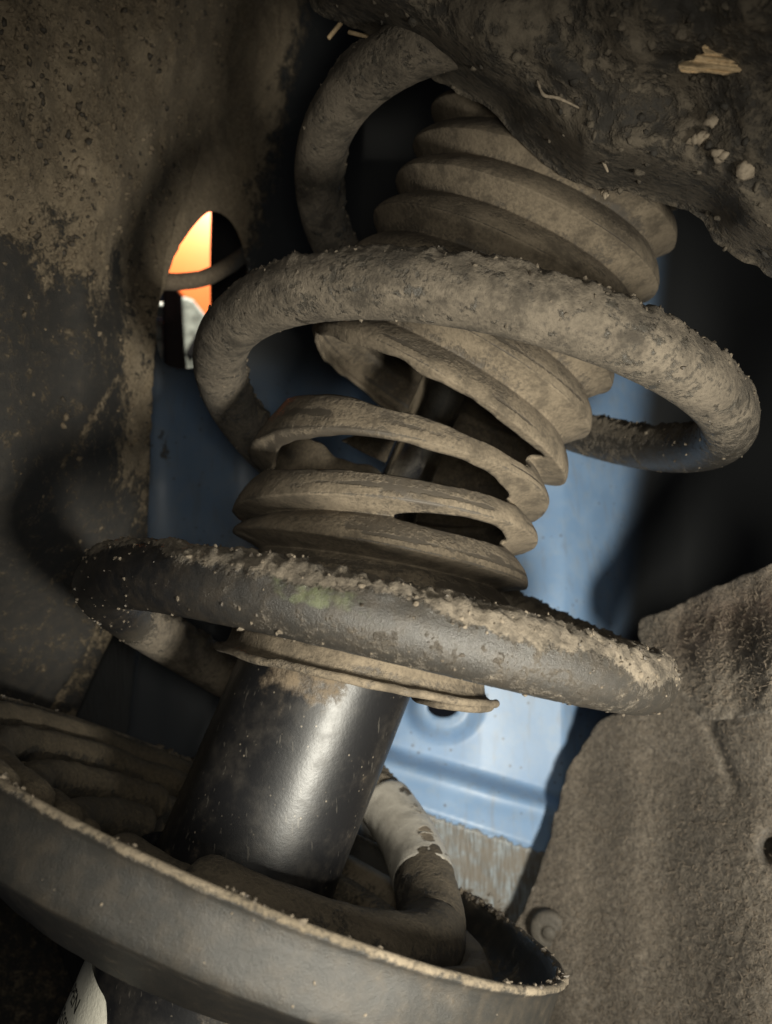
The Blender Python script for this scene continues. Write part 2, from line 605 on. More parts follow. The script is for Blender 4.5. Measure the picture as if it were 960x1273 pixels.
M_FELT = felt_mat()

def plain(name, col, rough=0.5, metal=0.0, bump=0.0, scale=600, var=0.25):
    m = NT(name)
    n = m.noise(scale, 4)
    m.set('Base Color', m.mix(m.ramp(n, 0.3, 0.7), col, tuple(c * (1 - var) for c in col)))
    m.set('Roughness', rough)
    m.set('Metallic', metal)
    if bump:
        m.set('Normal', m.bump(n, bump))
    return m.m

M_CHROME = plain('chrome_rod', (0.9, 0.9, 0.88), 0.15, 1.0, 0.00003, 900, 0.15)
M_LABEL = plain('label_paper', (0.84, 0.81, 0.70), 0.55, 0, 0.0001, 1100, 0.12)
M_INK = plain('black_ink', (0.012, 0.012, 0.012), 0.6)
M_ORANGE = plain('orange_plastic', (0.85, 0.165, 0.03), 0.5, 0, 0, 60, 0.05)
M_DARK = plain('dark_bracket', (0.012, 0.010, 0.010), 0.6, 0, 0.0002, 400)
M_MAROON = plain('dark_red_brown_bar', (0.022, 0.010, 0.008), 0.5)
M_CAST = plain('pale_casting', (0.50, 0.53, 0.46), 0.5, 0, 0.001, 90, 0.6)
M_STRAW = plain('straw', (0.60, 0.44, 0.26), 0.8, 0, 0.0004, 700, 0.35)
M_CHIP = plain('pale_grit', (0.33, 0.27, 0.20), 0.85, 0, 0.0004, 900, 0.4)
M_RIVET = plain('grey_plastic_rivet', (0.095, 0.083, 0.068), 0.7, 0, 0.0003, 900, 0.35)
M_FIBRE = plain('felt_fibre', (0.20, 0.16, 0.12), 0.9, 0, 0, 300, 0.6)

# ------------------------------------------------------------------ spring and strut axes
AX = np.array([0.37516849, 0.19484557, 0.9062471])
UU = np.array([0.9239557, 0.0, -0.3824995])
VV = np.cross(AX, UU)                          # points away from the camera
C1 = np.array([0.0176, 0.2477, 0.0140])        # spring axis, one turn up
PITCH = 0.0758
S0 = np.array([-0.0205, 0.2329, -0.0544])      # strut axis

def strut_at_y(y):
    lo, hi = -0.2, 0.4
    for _ in range(60):
        mid = (lo + hi) / 2
        if proj(S0 + mid * AX)[1] > y:
            lo = mid
        else:
            hi = mid
    return lo

# ------------------------------------------------------------------ inner wing panel (blue body metal behind the spring)
hole = catmull([(262, 263), (284, 272), (299, 298), (306, 330), (308, 368), (304, 405), (290, 436), (268, 452), (245, 457), (222, 458), (206, 452),
                (197, 436), (194, 408), (199, 378), (207, 350), (213, 330), (224, 306), (242, 280)], 5)
q = np.c_[hole, np.zeros(len(hole))]
wob = sstep(236, 210, hole[:, 0]) * sstep(420, 380, hole[:, 1])
hole = hole + (np.c_[fbm(q, 0.09, 3, 1) - .5, fbm(q, 0.09, 3, 2) - .5] * 9) * wob[:, None]
def circle(cx, cy, rx, ry=None, n=28):
    t = np.linspace(0, 2 * np.pi, n, endpoint=False)
    return np.c_[cx + rx * np.cos(t), cy + (ry or rx) * np.sin(t)]
hole2 = circle(551, 877, 20, 15)
hole3 = circle(404, 582, 8, 9, 14)

panel_depth = grid_interp(
    [-60, 100, 200, 300, 450, 600, 700, 850, 1000, 1250],
    [-250, 0, 200, 400, 600, 800, 1000, 1320],
    [[.262, .270, .280, .300, .340, .360, .370, .390, .41, .43],
     [.268, .280, .292, .330, .390, .405, .415, .430, .44, .46],
     [.276, .290, .312, .362, .420, .425, .425, .440, .45, .47],
     [.284, .305, .335, .372, .412, .415, .412, .440, .46, .48],
     [.310, .330, .352, .372, .392, .388, .388, .440, .47, .49],
     [.340, .348, .358, .366, .372, .366, .368, .430, .46, .48],
     [.352, .356, .360, .360, .360, .356, .358, .415, .45, .47],
     [.348, .352, .354, .354, .352, .348, .350, .400, .43, .45]])

def panel_relief(x, y, V):
    # pressed step across the lower right
    yl = 921 + (x - 470) * 0.285
    w = sstep(430, 470, x)
    step = -sstep(0, 26, y - yl) * 0.011 * w
    crest = -0.0006 * np.exp(-((y - yl - 34) / 10) ** 2) * w
    # raised collar round the small hole
    r = np.hypot(x - 553, (y - 877) * 1.05)
    collar = -0.006 * (sstep(52, 30, r))
    # seam sealer edge below
    ys = 1010 + (x - 530) * 0.33
    lip = -0.0016 * sstep(-3, 3, y - ys) * w
    # overlap seam in the lower left
    xs = 172 - (y - 800) * 0.10
    seam = 0.003 * sstep(-4, 4, x - xs) * sstep(700, 760, y) * sstep(300, 260, x)
    md = mud_panel(x, y, V)
    lump = -(fbm(V, 220, 4, 4) - 0.35) * 0.0032 * sstep(0.45, 0.75, md)
    crease = 0.0012 * np.exp(-((x - (278 + (y - 150) * .33 + 0.0009 * (y - 150) ** 2)) / 2.2) ** 2) * sstep(140, 160, y) * sstep(250, 235, y)
    return step + crest + collar + lip + seam + lump + crease

def mud_panel(x, y, V):
    m = 1.25 * sstep(405, 285, x + (y - 150) * 0.22) * sstep(430, 300, y)
    m = np.maximum(m, sstep(225, 195, x) * sstep(470, 400, y))
    m = np.maximum(m, 0.55 * np.exp(-((x - 205) / 18) ** 2 - ((y - 560) / 32) ** 2))
    ys = 1012 + (x - 530) * 0.33
    m = np.maximum(m, sstep(10, 90, y - ys + (560 - x) * 0.35) * sstep(420, 480, x) * 0.56)
    return m * (0.75 + 0.5 * (fbm(V, 60, 4, 8) - 0.3))

def seal_panel(x, y, V):
    ys = 1012 + (x - 530) * 0.33
    j = (fbm(V, 400, 3, 2) - 0.5) * 16
    a = sstep(-3, 3, y - ys + j) * sstep(420, 470, x)
    xs = 172 - (y - 800) * 0.10
    b = sstep(4, -4, x - xs + j * 0.4) * sstep(690, 740, y) * 0.7
    return np.maximum(a, b)

def shade_dust_panel(x, y, V):
    # shade painted into the colour: dusty left and strut tower, and the far right
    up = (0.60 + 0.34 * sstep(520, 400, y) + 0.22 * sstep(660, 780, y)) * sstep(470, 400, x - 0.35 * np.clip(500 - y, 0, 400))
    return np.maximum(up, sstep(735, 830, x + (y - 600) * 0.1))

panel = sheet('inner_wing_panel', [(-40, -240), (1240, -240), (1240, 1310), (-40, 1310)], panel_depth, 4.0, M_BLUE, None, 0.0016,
              holes=[hole, hole2], relief=panel_relief, attrs={'mud': mud_panel, 'seal': seal_panel, 'shade_dust': shade_dust_panel}, smooth_outline=False)
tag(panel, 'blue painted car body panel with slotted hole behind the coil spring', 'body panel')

# ------------------------------------------------------------------ left wheel arch liner
liner_depth = grid_interp(
    [-160, 0, 100, 200, 300, 430],
    [-250, 0, 200, 400, 600, 800, 1000, 1320],
    [[.190, .205, .222, .245, .272, .300],
     [.198, .215, .236, .262, .300, .335],
     [.206, .228, .252, .284, .330, .360],
     [.212, .236, .262, .303, .345, .375],
     [.214, .240, .270, .318, .355, .380],
     [.262, .290, .310, .330, .352, .375],
     [.300, .325, .335, .345, .355, .370],
     [.300, .322, .330, .340, .350, .365]])

liner_depth0 = liner_depth
def liner_depth(x, y):
    edge = np.interp(y, [-250, -120, 0, 110, 220, 290, 340, 400, 470], [330, 322, 300, 272, 238, 214, 203, 194, 190])
    w = sstep(95, 5, edge - x) * sstep(430, 300, y)
    return liner_depth0(x, y) * (1 - w) + (panel_depth(x, y) - 0.0035) * w

def liner_mud(x, y, V):
    a = sstep(400, 250, y - (x - 60) * 0.55 + (fbm(V, 40, 3, 6) - .5) * 260)
    edge = np.interp(y, [300, 400, 470, 540, 600, 650, 700, 760, 820, 900], [205, 194, 190, 188, 180, 166, 152, 128, 100, 60])
    b = sstep(75, 15, edge - x) * sstep(700, 560, y) * 0.85
    c = 0.62 * np.exp(-(((x - 128) * 0.62 + (y - 500) * 0.78) / 60) ** 2 - (((x - 128) * 0.78 - (y - 500) * 0.62) / 9) ** 2 * 0 - ((x - 128 + (y - 500) * 0.62) / 10) ** 2)
    m = np.maximum(np.maximum(a, b), c)
    m = m * (0.62 + 0.7 * (fbm(V, 90, 4, 3) - 0.2))
    low = sstep(1080, 1180, y) * 0.42
    return np.maximum(np.maximum(m, low), 0.30 + 0.35 * (fbm(V * np.array([1, 1, 2.2]), 80, 4, 19) - .5))

def liner_relief(x, y, V):
    m = liner_mud(x, y, V)
    r = -(fbm(V, 110, 5, 14, 0.55) - 0.4) * 0.009 * sstep(0.35, 0.75, m)
    edge = np.interp(y, [-250, -120, 0, 110, 220, 290, 340, 400, 470], [330, 322, 300, 272, 238, 214, 203, 194, 190])
    r = r - (fbm(V, 28, 3, 31) - 0.5) * 0.012 * sstep(500, 250, y)
    r = r * sstep(-2, 40, edge - x + 400 * sstep(330, 480, y))
    r = r - (fbm(V, 420, 3, 21) - 0.5) * 0.0014 * sstep(0.3, 0.7, m)
    return r

liner = empty('wheel_arch_liner', P(60, 600, .26), 'mud-caked black plastic wheel arch liner at the left of the spring', 'arch liner')
liner_edge = [(330, -250), (322, -120), (300, 0), (272, 110), (238, 220), (214, 290), (203, 340), (194, 400), (190, 470), (188, 540), (180, 600),
              (166, 650), (152, 700), (128, 760), (100, 820), (62, 880), (30, 960), (40, 1100), (80, 1200), (100, 1310), (-150, 1310), (-150, -250)]
liner_poly = catmull(liner_edge, 6)
sheet('sheet', liner_edge, liner_depth, 3.6, M_LINER, liner, 0.0024, relief=liner_relief, attrs={'mud': liner_mud}, ragged=3.0)
sheet('edge_flange', [(187, 545), (186, 600), (184, 640), (181, 690), (165, 740), (140, 790), (118, 835), (96, 885), (60, 960), (10, 960), (50, 880), (90, 815), (120, 755), (146, 698), (160, 648), (174, 600), (182, 560)],
      lambda x, y: liner_depth(x, y) + 0.006 + 0 * x, 3.0, M_LINER, liner, 0.0016, attrs={'mud': lambda x, y, V: 0.50 + 0.5 * (fbm(V, 120, 3, 2) - .5)})

# ------------------------------------------------------------------ right felt liner
felt = empty('felt_arch_liner', P(820, 1050, .27), 'brown dusty felt wheel arch liner at the lower right', 'arch liner')
felt_depth = grid_interp([540, 650, 720, 800, 960, 1300], [840, 950, 1100, 1250, 1420],
    [[.356, .350, .342, .322, .272, .190],
     [.356, .348, .340, .318, .268, .190],
     [.345, .328, .314, .294, .252, .185],
     [.335, .312, .298, .280, .240, .180],
     [.325, .300, .285, .265, .228, .175]])
def felt_relief(x, y, V):
    r = -(fbm(V, 30, 2, 41) - 0.5) * 0.007
    r = r - (fbm(V, 420, 4, 43, 0.6) - 0.5) * 0.0018
    # creases running down to the right
    r = r + 0.004 * np.exp(-((x - (880 + (y - 900) * 0.42)) / 9) ** 2) * sstep(880, 905, y) * sstep(1010, 950, y)
    r = r + 0.016 * np.exp(-((x - 957) / 10) ** 2 - ((y - 1052) / 14) ** 2)
    return r
felt_mudless = lambda x, y, V: 0.12 * fbm(V, 50, 2, 9)
felt_edge = [(850, 850), (800, 876), (760, 890), (742, 903), (722, 930), (708, 952), (700, 978), (692, 1012), (684, 1040), (676, 1066), (668, 1092), (656, 1118),
             (643, 1146), (615, 1180), (580, 1300), (560, 1410), (1290, 1410), (1290, 850), (1000, 845)]
sheet('sheet', felt_edge, felt_depth, 3.4, M_FELT, felt, 0.004, relief=felt_relief, attrs={'mud': felt_mudless}, ragged=3.0)
flap_depth = grid_interp([780, 840, 900, 960, 1100, 1320], [540, 700, 800, 900],
    [[.315, .295, .275, .255, .215, .165],
     [.312, .292, .272, .252, .212, .165],
     [.300, .280, .262, .242, .205, .160],
     [.292, .278, .258, .238, .200, .158]])
def flap_relief(x, y, V):
    top = np.interp(x, [790, 830, 880, 960, 1300], [775, 760, 735, 703, 560])
    r = 0.014 * sstep(95, 0, y - top - (x - 800) * 0.25) - (fbm(V, 420, 4, 47, 0.6) - 0.5) * 0.0018 - (fbm(V, 60, 3, 48) - 0.5) * 0.006
    return r
def flap_red(x, y, V):
    top = np.interp(x, [790, 830, 880, 960, 1300], [775, 760, 735, 703, 560])
    return 0.75 * np.exp(-((y - top - 40 - (x - 860) * 0.1) / 38) ** 2) * sstep(800, 870, x)
sheet('folded_flap', [(794, 780), (800, 768), (830, 758), (880, 734), (960, 702), (1100, 650), (1300, 560), (1300, 870), (1100, 880), (960, 886), (905, 895), (872, 892), (850, 866), (818, 836), (800, 806)],
      flap_depth, 3.2, M_FELT, felt, 0.005, relief=flap_relief, attrs={'mud': flap_red}, ragged=2.5)

def lathe(name, prof, base, axis, mat, parent=None, n=48, attrs_mud=0.3, amp=0.0, freq=150, mudf=None):
    """prof: list of (radius, height along axis)"""
    axis = np.asarray(axis, float) / np.linalg.norm(axis)
    u = np.cross([0, 1, 0], axis)
    if np.linalg.norm(u) < 0.1:
        u = np.cross([0, 0, 1.0], axis)
    u /= np.linalg.norm(u)
    v = np.cross(axis, u)
    th = np.linspace(0, 2 * np.pi, n, endpoint=False)
    R = np.cos(th)[:, None] * u + np.sin(th)[:, None] * v
    prof = np.asarray(prof, float)
    V = np.asarray(base) + prof[:, 1][:, None, None] * axis + prof[:, 0][:, None, None] * R[None]
    if amp:
        V = V + (R[None] * ((fbm(V, freq, 4, 11) - .5) * 2 * amp)[..., None])
    mud = mudf(V) if mudf else np.full(V.shape[:2], attrs_mud)
    return mesh(name, V, gridfaces(len(prof), n, False, True), mat, parent, {'mud': mud})

rv = P(683, 1160, felt_depth(np.array(683.), np.array(1160.)) - 0.0042)
rdir = np.array([-0.30, -0.93, 0.12])
rivet = lathe('push_rivet', [(0.0001, .0012), (.0022, .0012), (.0026, .0006), (.0028, -.0004), (.0042, 0.0000), (.0064, -0.0003), (.0074, -.0010), (.0077, -.0022), (.0078, -.006), (.004, -.008)], rv, rdir, M_RIVET, felt, 40, amp=0.0002)
rivet['label'] = 'round grey plastic push rivet'

# loose felt fibres, standing off the surface
def fibres(xy, fdepth, name, parent, relief):
    x, y = xy
    n = len(x)
    d = fdepth(x, y)
    d = d + relief(x, y, Pv(x, y, d)) - 0.0002
    a = Pv(x, y, d)
    ang = rng.uniform(0, 6.28, n)
    L = rng.uniform(0.0006, 0.0022, n)
    e = np.stack([np.cos(ang), 0.15 * rng.uniform(-1, 1, n), np.sin(ang)], 1) * L[:, None]
    zero = np.zeros(n)
    mid = a + e * 0.5 - np.stack([zero, rng.uniform(0.0001, 0.0004, n), zero], 1) + rng.normal(0, 0.0002, (n, 3))
    b = a + e - np.stack([zero, rng.uniform(-0.0002, 0.0005, n), zero], 1)
    w = np.stack([-np.sin(ang), zero, np.cos(ang)], 1) * rng.uniform(0.00004, 0.0001, n)[:, None]
    V = np.stack([a - w, a + w, mid - w, mid + w, b], 1).reshape(-1, 3)
    k = 5 * np.arange(n)
    F = np.stack([k, k + 1, k + 3, k + 2], 1).tolist() + np.stack([k + 2, k + 3, k + 4], 1).tolist()
    o = mesh(name, V, F, M_FIBRE, parent)
    o['kind'] = 'stuff'
    return o
felt_poly = catmull(felt_edge, 6)
fx_, fy_ = rng.uniform(650, 985, 7000), rng.uniform(860, 1290, 7000)
ok = inside(felt_poly, fx_ - 6, fy_) & inside(felt_poly, fx_, fy_)
fibres((fx_[ok], fy_[ok]), felt_depth, 'loose_fibres', felt, felt_relief)
fx_, fy_ = rng.uniform(804, 985, 2600), rng.uniform(700, 885, 2600)
ok = fy_ > np.interp(fx_, [790, 830, 880, 960, 1300], [775, 760, 735, 703, 560]) + 6
ok &= fy_ < np.where(fx_ > 870, 880, 800 + (fx_ - 800) * 1.1)
fibres((fx_[ok], fy_[ok]), flap_depth, 'loose_fibres', felt, flap_relief)

# ------------------------------------------------------------------ strut: damper tube, rod, perch, lower tube, label
def sa(s):
    return S0 + s * AX

strut = empty('strut', sa(-0.10), 'black strut with glossy damper tube and wide spring perch, standing inside the coil', 'shock absorber')

RT = 0.0252
def tube_mud(V):
    s = (V - S0) @ AX
    az = (V - S0) @ UU / RT
    top = sstep(-0.012, 0.004, s) * 0.54 * sstep(-0.9, -0.5, az) * sstep(0.55, 0.1, az)
    low = sstep(-0.02, -0.05, s) * 0.33
    return np.maximum(np.maximum(top, low), 0.22 + 0.16 * (fbm(V, 60, 3, 77) - .5))
prof = [(RT, -0.058)] + [(RT, z) for z in np.linspace(-0.05, 0.030, 18)] + [(RT - .0006, .0325), (RT - .002, .034), (0.012, .035), (0.0105, .038), (0.0104, .039)]
lathe('damper_tube', prof, S0, AX, M_TUBE, strut, 96, mudf=tube_mud, amp=0.00008, freq=120)
lathe('piston_rod', [(0.0078, 0.030), (0.0078, 0.22)], S0, AX, M_CHROME, strut, 48)

# perch: a stamped cup whose rim is fitted to the photograph
pa, pb = 0.412474059, 0.270255968
PAX = np.array([math.sin(pa) * math.cos(pb), math.sin(pb), math.cos(pa) * math.cos(pb)])
PC = sa(-0.0372779) - 0.0062 * UU
PR = 0.0932
def perch_mud(V):
    h = (V - PC) @ PAX
    q = V - PC
    rad = np.linalg.norm(q - h[..., None] * PAX, axis=-1)
    rim = 0.66 * sstep(-0.0025, 0.0, h) * sstep(PR - 0.004, PR - 0.001, rad)
    ins = 0.80 * sstep(PR - .0015, PR - .004, rad) * sstep(-0.03, -0.002, h)
    return np.maximum(np.maximum(rim, ins), 0.22 + 0.40 * (fbm(V, 35, 4, 55) - .5))
prof = []
# outside wall from the bottom plate upwards, over the lip and down the inside with pressed rings
prof += [(0.030, -0.034), (0.060, -0.029), (0.080, -0.0185), (PR - .0035, -0.0152), (PR - .0012, -0.0142), (PR - .0006, -0.0138)]
prof += [(PR - .0004, z) for z in np.linspace(-0.0135, -0.0022, 6)]
prof += [(PR, -0.0014), (PR + .0006, -0.0006), (PR + .0004, 0.0002), (PR - .0004, 0.0005), (PR - .0014, 0.0003), (PR - .0020, -0.0006), (PR - .0024, -0.0030)]
prof += [(PR - .0026, -0.008), (PR - .0040, -0.0125), (PR - .008, -0.0150), (.080, -0.0155)]
prof += [(.0775, -0.0085), (.0740, -0.0050), (.0700, -0.0065), (.0675, -0.0150), (.0655, -0.0175), (.0630, -0.0120), (.0595, -0.0095), (.0560, -0.0120), (.0535, -0.0255), (.051, -0.0270), (.042, -0.0275), (.034, -0.0275), (.024, -0.0275)]
lathe('spring_perch', prof, PC, PAX, M_PERCH, strut, 220, mudf=perch_mud, amp=0.0005, freq=160)
perch = [o for o in strut.children if o.name.startswith('spring_perch')][0]

# dusty ridges pressed into the seat, seen left of the damper
for rr0, hh0, a0, a1 in ((0.0835, -0.0045, 100, 238), (0.0690, -0.0075, 112, 232), (0.0545, -0.0120, 122, 226), (0.0410, -0.0165, 135, 215)):
    ar = np.radians(np.linspace(a0, a1, 90))
    u_ = np.cross([0, 1, 0], PAX)
    u_ /= np.linalg.norm(u_)
    v_ = np.cross(PAX, u_)
    rad_ = rr0 + 0.0015 * np.sin(ar * 3 + rr0 * 90)
    pr_ = PC + PAX * hh0 + rad_[:, None] * (np.cos(ar)[:, None] * u_ + np.sin(ar)[:, None] * v_)
    tube_obj('seat_ridge', pr_, 0.0052, M_RIDGE, perch, 20, 0.0009, 130, mudf=lambda V, N: 0.55 + 0.35 * sstep(0.0, 0.7, N @ PAX) + 0.4 * (fbm(V, 90, 3, 4) - .5))

# crumbs of dirt along the lip of the perch
def lump(center, size, seed):
    r = np.random.default_rng(seed)
    t = (1 + 5 ** 0.5) / 2
    v = np.array([[-1, t, 0], [1, t, 0], [-1, -t, 0], [1, -t, 0], [0, -1, t], [0, 1, t], [0, -1, -t], [0, 1, -t], [t, 0, -1], [t, 0, 1], [-t, 0, -1], [-t, 0, 1]], float) / 1.9
    v = v * (1 + r.uniform(-0.35, 0.35, (12, 1))) * size * r.uniform(0.6, 1.3, 3)
    return v + center
ICO = [(0, 11, 5), (0, 5, 1), (0, 1, 7), (0, 7, 10), (0, 10, 11), (1, 5, 9), (5, 11, 4), (11, 10, 2), (10, 7, 6), (7, 1, 8), (3, 9, 4), (3, 4, 2), (3, 2, 6), (3, 6, 8), (3, 8, 9), (4, 9, 5), (2, 4, 11), (6, 2, 10), (8, 6, 7), (9, 8, 1)]
def lumps(name, centers, sizes, mat, parent, mudv=None, smooth=True):
    n = len(centers)
    r = np.random.default_rng(100 + n)
    ph = (1 + 5 ** 0.5) / 2
    v = np.array([[-1, ph, 0], [1, ph, 0], [-1, -ph, 0], [1, -ph, 0], [0, -1, ph], [0, 1, ph], [0, -1, -ph], [0, 1, -ph], [ph, 0, -1], [ph, 0, 1], [-ph, 0, -1], [-ph, 0, 1]]) / 1.9
    V = v[None] * (1 + r.uniform(-0.4, 0.4, (n, 12, 1))) * np.asarray(sizes)[:, None, None] * r.uniform(0.5, 1.4, (n, 1, 3)) + np.asarray(centers)[:, None]
    V = V.reshape(-1, 3)
    F = (np.array(ICO)[None] + 12 * np.arange(len(centers))[:, None, None]).reshape(-1, 3)
    mv = np.repeat(mudv if mudv is not None else rng.uniform(0.3, 1.0, len(centers)), 12)
    o = mesh(name, V, F, mat, parent, {'mud': mv}, smooth)
    o['kind'] = 'stuff'
    return o
pu = np.cross([0, 1, 0], PAX)
pu /= np.linalg.norm(pu)
pv = np.cross(PAX, pu)
cs, sz = [], []
for i in range(1700):
    a = rng.uniform(-math.pi, math.pi)
    cl = noise(np.array([[a * 3, 0, 0]]), 1.6, 3)[0]
    if rng.uniform() > sstep(0.35, 0.8, cl) + 0.06:
        continue
    cs.append(PC + (PR - rng.uniform(0.0, 0.0022)) * (math.cos(a) * pu + math.sin(a) * pv) + PAX * rng.uniform(-0.0003, 0.0006))
    sz.append((0.00012 + 0.0008 * rng.uniform() ** 3) * (2.0 if math.sin(a) > 0 else 1.0))
lumps('dirt_crumbs', cs, sz, M_GRAIN, perch, smooth=False)
cs, sz = [], []
for i in range(45):
    a = rng.uniform(-2.9, -0.6)
    cs.append(PC + (PR - 0.0003) * (math.cos(a) * pu + math.sin(a) * pv) - PAX * rng.uniform(0.002, 0.014))
    sz.append(rng.uniform(0.00008, 0.00030))
lumps('grit', cs, sz, M_CHIP, perch)

# lower tube and its warning label
RL = 0.0300
lathe('lower_tube', [(RL, z) for z in np.linspace(-0.16, -0.052, 16)], S0, AX, M_TUBE, strut, 80,
      mudf=lambda V: 0.22 + 0.5 * np.exp(-(((V - S0) @ UU - 0.010) / 0.012) ** 2) * 0.5)
def on_lower(phi, s, r=RL):
    """phi: degrees from the left silhouette (-U) towards the front"""
    a = np.radians(phi)
    return S0 + np.multiply.outer(s, AX) + r * (-np.multiply.outer(np.cos(a), UU) - np.multiply.outer(np.sin(a), VV))
LAB_TOP, PHI1 = -0.0780, 60.0
def label_patch():
    n, m = 40, 40
    V = []
    for i in range(n + 1):
        for j in range(m + 1):
            fi, fj = i / n, j / m
            phi = -55 + (PHI1 + 55) * fi
            s = LAB_TOP - 0.085 * fj
            # rounded upper front corner
            top = LAB_TOP - 0.0045 * sstep(-5, PHI1, phi) - 0.005 * sstep(PHI1 - 14, PHI1, phi) ** 2
            s = top + (LAB_TOP - 0.085 - top) * fj
            V.append(on_lower(phi, s, RL + 0.0004))
    return np.array(V), gridfaces(n + 1, m + 1)
LV, LF = label_patch()
label_o = mesh('warning_label', LV, LF, M_LABEL, strut, {'mud': np.zeros(len(LV))})
label_o['label'] = 'off-white paper warning label with black capitals'
dg = None
def lettering(txt, size, phi_end, s_base, parent):
    cu = bpy.data.curves.new('lettering', 'FONT')
    cu.body = txt
    cu.size = 1.0
    cu.extrude = 0.0
    cu.align_x = 'RIGHT'
    cu.offset = 0.012
    cu.resolution_u = 4
    tmp = bpy.data.objects.new('tmp_text', cu)
    COL.objects.link(tmp)
    d = bpy.context.evaluated_depsgraph_get()
    me = bpy.data.meshes.new_from_object(tmp.evaluated_get(d))
    co = np.array([v.co[:] for v in me.vertices])
    faces = [list(p.vertices) for p in me.polygons]
    bpy.data.objects.remove(tmp)
    bpy.data.curves.remove(cu)
    phi = phi_end + np.degrees(co[:, 0] * size / RL)
    s = s_base + co[:, 1] * size
    V = np.array([on_lower(p, q, RL + 0.0006) for p, q in zip(phi, s)])
    return mesh('lettering', V, faces, M_INK, parent, smooth=False)
lettering('OPEN', 0.0050, 34.0, -0.0910, label_o)
lettering('PRESSURE', 0.0050, 46.0, -0.0972, label_o)

# dirt clumps sticking to the left liner
lx, ly = rng.uniform(-10, 290, 6500), rng.uniform(-10, 700, 6500)
ok = inside(liner_poly, lx, ly)
lx, ly = lx[ok], ly[ok]
v0 = Pv(lx, ly, liner_depth(lx, ly))
ok = rng.uniform(size=len(lx)) < sstep(0.35, 0.8, liner_mud(lx, ly, v0)) + 0.05
lx, ly, v0 = lx[ok], ly[ok], v0[ok]
cs = Pv(lx, ly, liner_depth(lx, ly) + liner_relief(lx, ly, v0))
sz = 0.00012 + 0.0011 * rng.uniform(size=len(lx)) ** 4
lumps('dirt_clumps', cs, sz, M_GRAIN2, liner)

# ------------------------------------------------------------------ coil spring
spring_pts_t = np.linspace(-0.36, 2.34, 1800)
def spring_center(t):
    t = np.asarray(t, float)
    g = np.where(t > -0.15, t, np.where(t > -0.5, -0.15 + (t + 0.15) * 1.40, -0.64 + (t + 0.5) * 0.12))
    c = C1 + np.multiply.outer(g - 1, AX) * PITCH
    R = 0.075 * (1 - 0.0106 * (t - 1))
    sh = sstep(-0.15, -0.46, t)
    R = R * (1 - sh) + 0.0535 * sh
    R = R - 0.014 * sstep(-0.5, -0.9, t)
    # the pigtail centres itself on the strut
    off = (S0 - (C1 - AX * PITCH))
    off = off - (off @ AX) * AX
    c = c + sh[..., None] * off
    th = 2 * np.pi * t - 0.1039
    return c - (R * np.cos(th))[..., None] * UU - (R * np.sin(th))[..., None] * VV

spring = empty('coil_spring', sa(-0.045), 'large mud-crusted coil spring wound around the strut', 'coil spring')
t = spring_pts_t
path = spring_center(t)
WR = 0.0078
NS = 64
V, N, F, th = tube(path, np.full(len(t), WR), NS, up=AX)
upc = (N @ AX)
rad_out = np.einsum('ijk,ijk->ij', N, np.broadcast_to((path - (S0 + ((path - S0) @ AX)[:, None] * AX))[:, None] / 0.075, N.shape))
tt = np.broadcast_to(t[:, None], upc.shape)
big = fbm(V, 55, 3, 1)
med = fbm(V, 330, 4, 2, 0.6)
fin = fbm(V, 1100, 3, 3, 0.6)
lower = sstep(0.62, 0.50, tt)                                   # lower loop
left_low = sstep(0.26, 0.05, tt) * sstep(-0.06, 0.0, tt)        # bare black paint near its left bend
crust = sstep(0.15, 0.75, upc + (big - 0.5) * 0.9)
thickn = crust * (0.25 + 1.3 * sstep(0.35, 0.75, med)) * 0.00095
thickn = thickn + 0.00025 * (med - .5) + 0.00065 * crust * (fin - .5) * 2 + 0.00012 * (fin - 0.5)
V = V + N * thickn[..., None]
mud = 0.66 + 0.30 * (big - 0.5) + 0.40 * crust
mud = mud - lower * (1 - crust) * 0.28 - left_low * (1 - 0.35 * crust) * 0.60
black = np.clip(lower * 0.55 + left_low, 0, 1) * sstep(-0.04, 0.0, tt)
black = np.maximum(black, sstep(1.38, 1.5, tt) * sstep(1.8, 1.65, tt) * 0.6)
mud = mud - 0.25 * sstep(1.38, 1.5, tt) * sstep(1.75, 1.6, tt) * sstep(0.2, -0.4, upc)
mud = mud + 0.35 * sstep(0.0, -0.05, tt)
pits = sstep(0.30, 0.22, fbm(V, 420, 2, 71)) * (1 - crust)
mud = mud - 0.22 * pits
GREEN_T = 0.235
green = 0.62 * np.exp(-((tt - GREEN_T) / 0.030) ** 2) * sstep(-0.45, 0.0, upc) * sstep(0.95, 0.6, upc)
mud = mud - 0.45 * green
V2, F2 = capped(V, F, len(t), NS)
mesh('wire', V2, F2, M_SPRING, spring, {'mud': np.r_[mud.ravel(), .5, .5], 'green': np.r_[green.ravel(), 0, 0], 'black': np.r_[black.ravel(), 0, 0]})

cs, sz, mv = [], [], []
for i in range(17000):
    tq = rng.uniform(-0.05, 2.33)
    i0 = int((tq - t[0]) / (t[1] - t[0]))
    j = rng.integers(0, NS)
    uq = upc[i0, j]
    prob = 0.06 + 0.95 * sstep(0.1, 0.8, uq + (big[i0, j] - .5))
    if tq < 0.6:
        prob = max(prob * 1.1, 0.16)
    if rng.uniform() > prob:
        continue
    cs.append(V[i0, j])
    sz.append((0.00008 + 0.00050 * rng.uniform() ** 2.5) * (1.0 + (rng.uniform() < 0.02) * 0.9))
    mv.append(rng.uniform(0.25, 1.0))
lumps('mud_grains', cs, sz, M_GRAIN, spring, np.array(mv), smooth=False)
print('grains', len(cs))

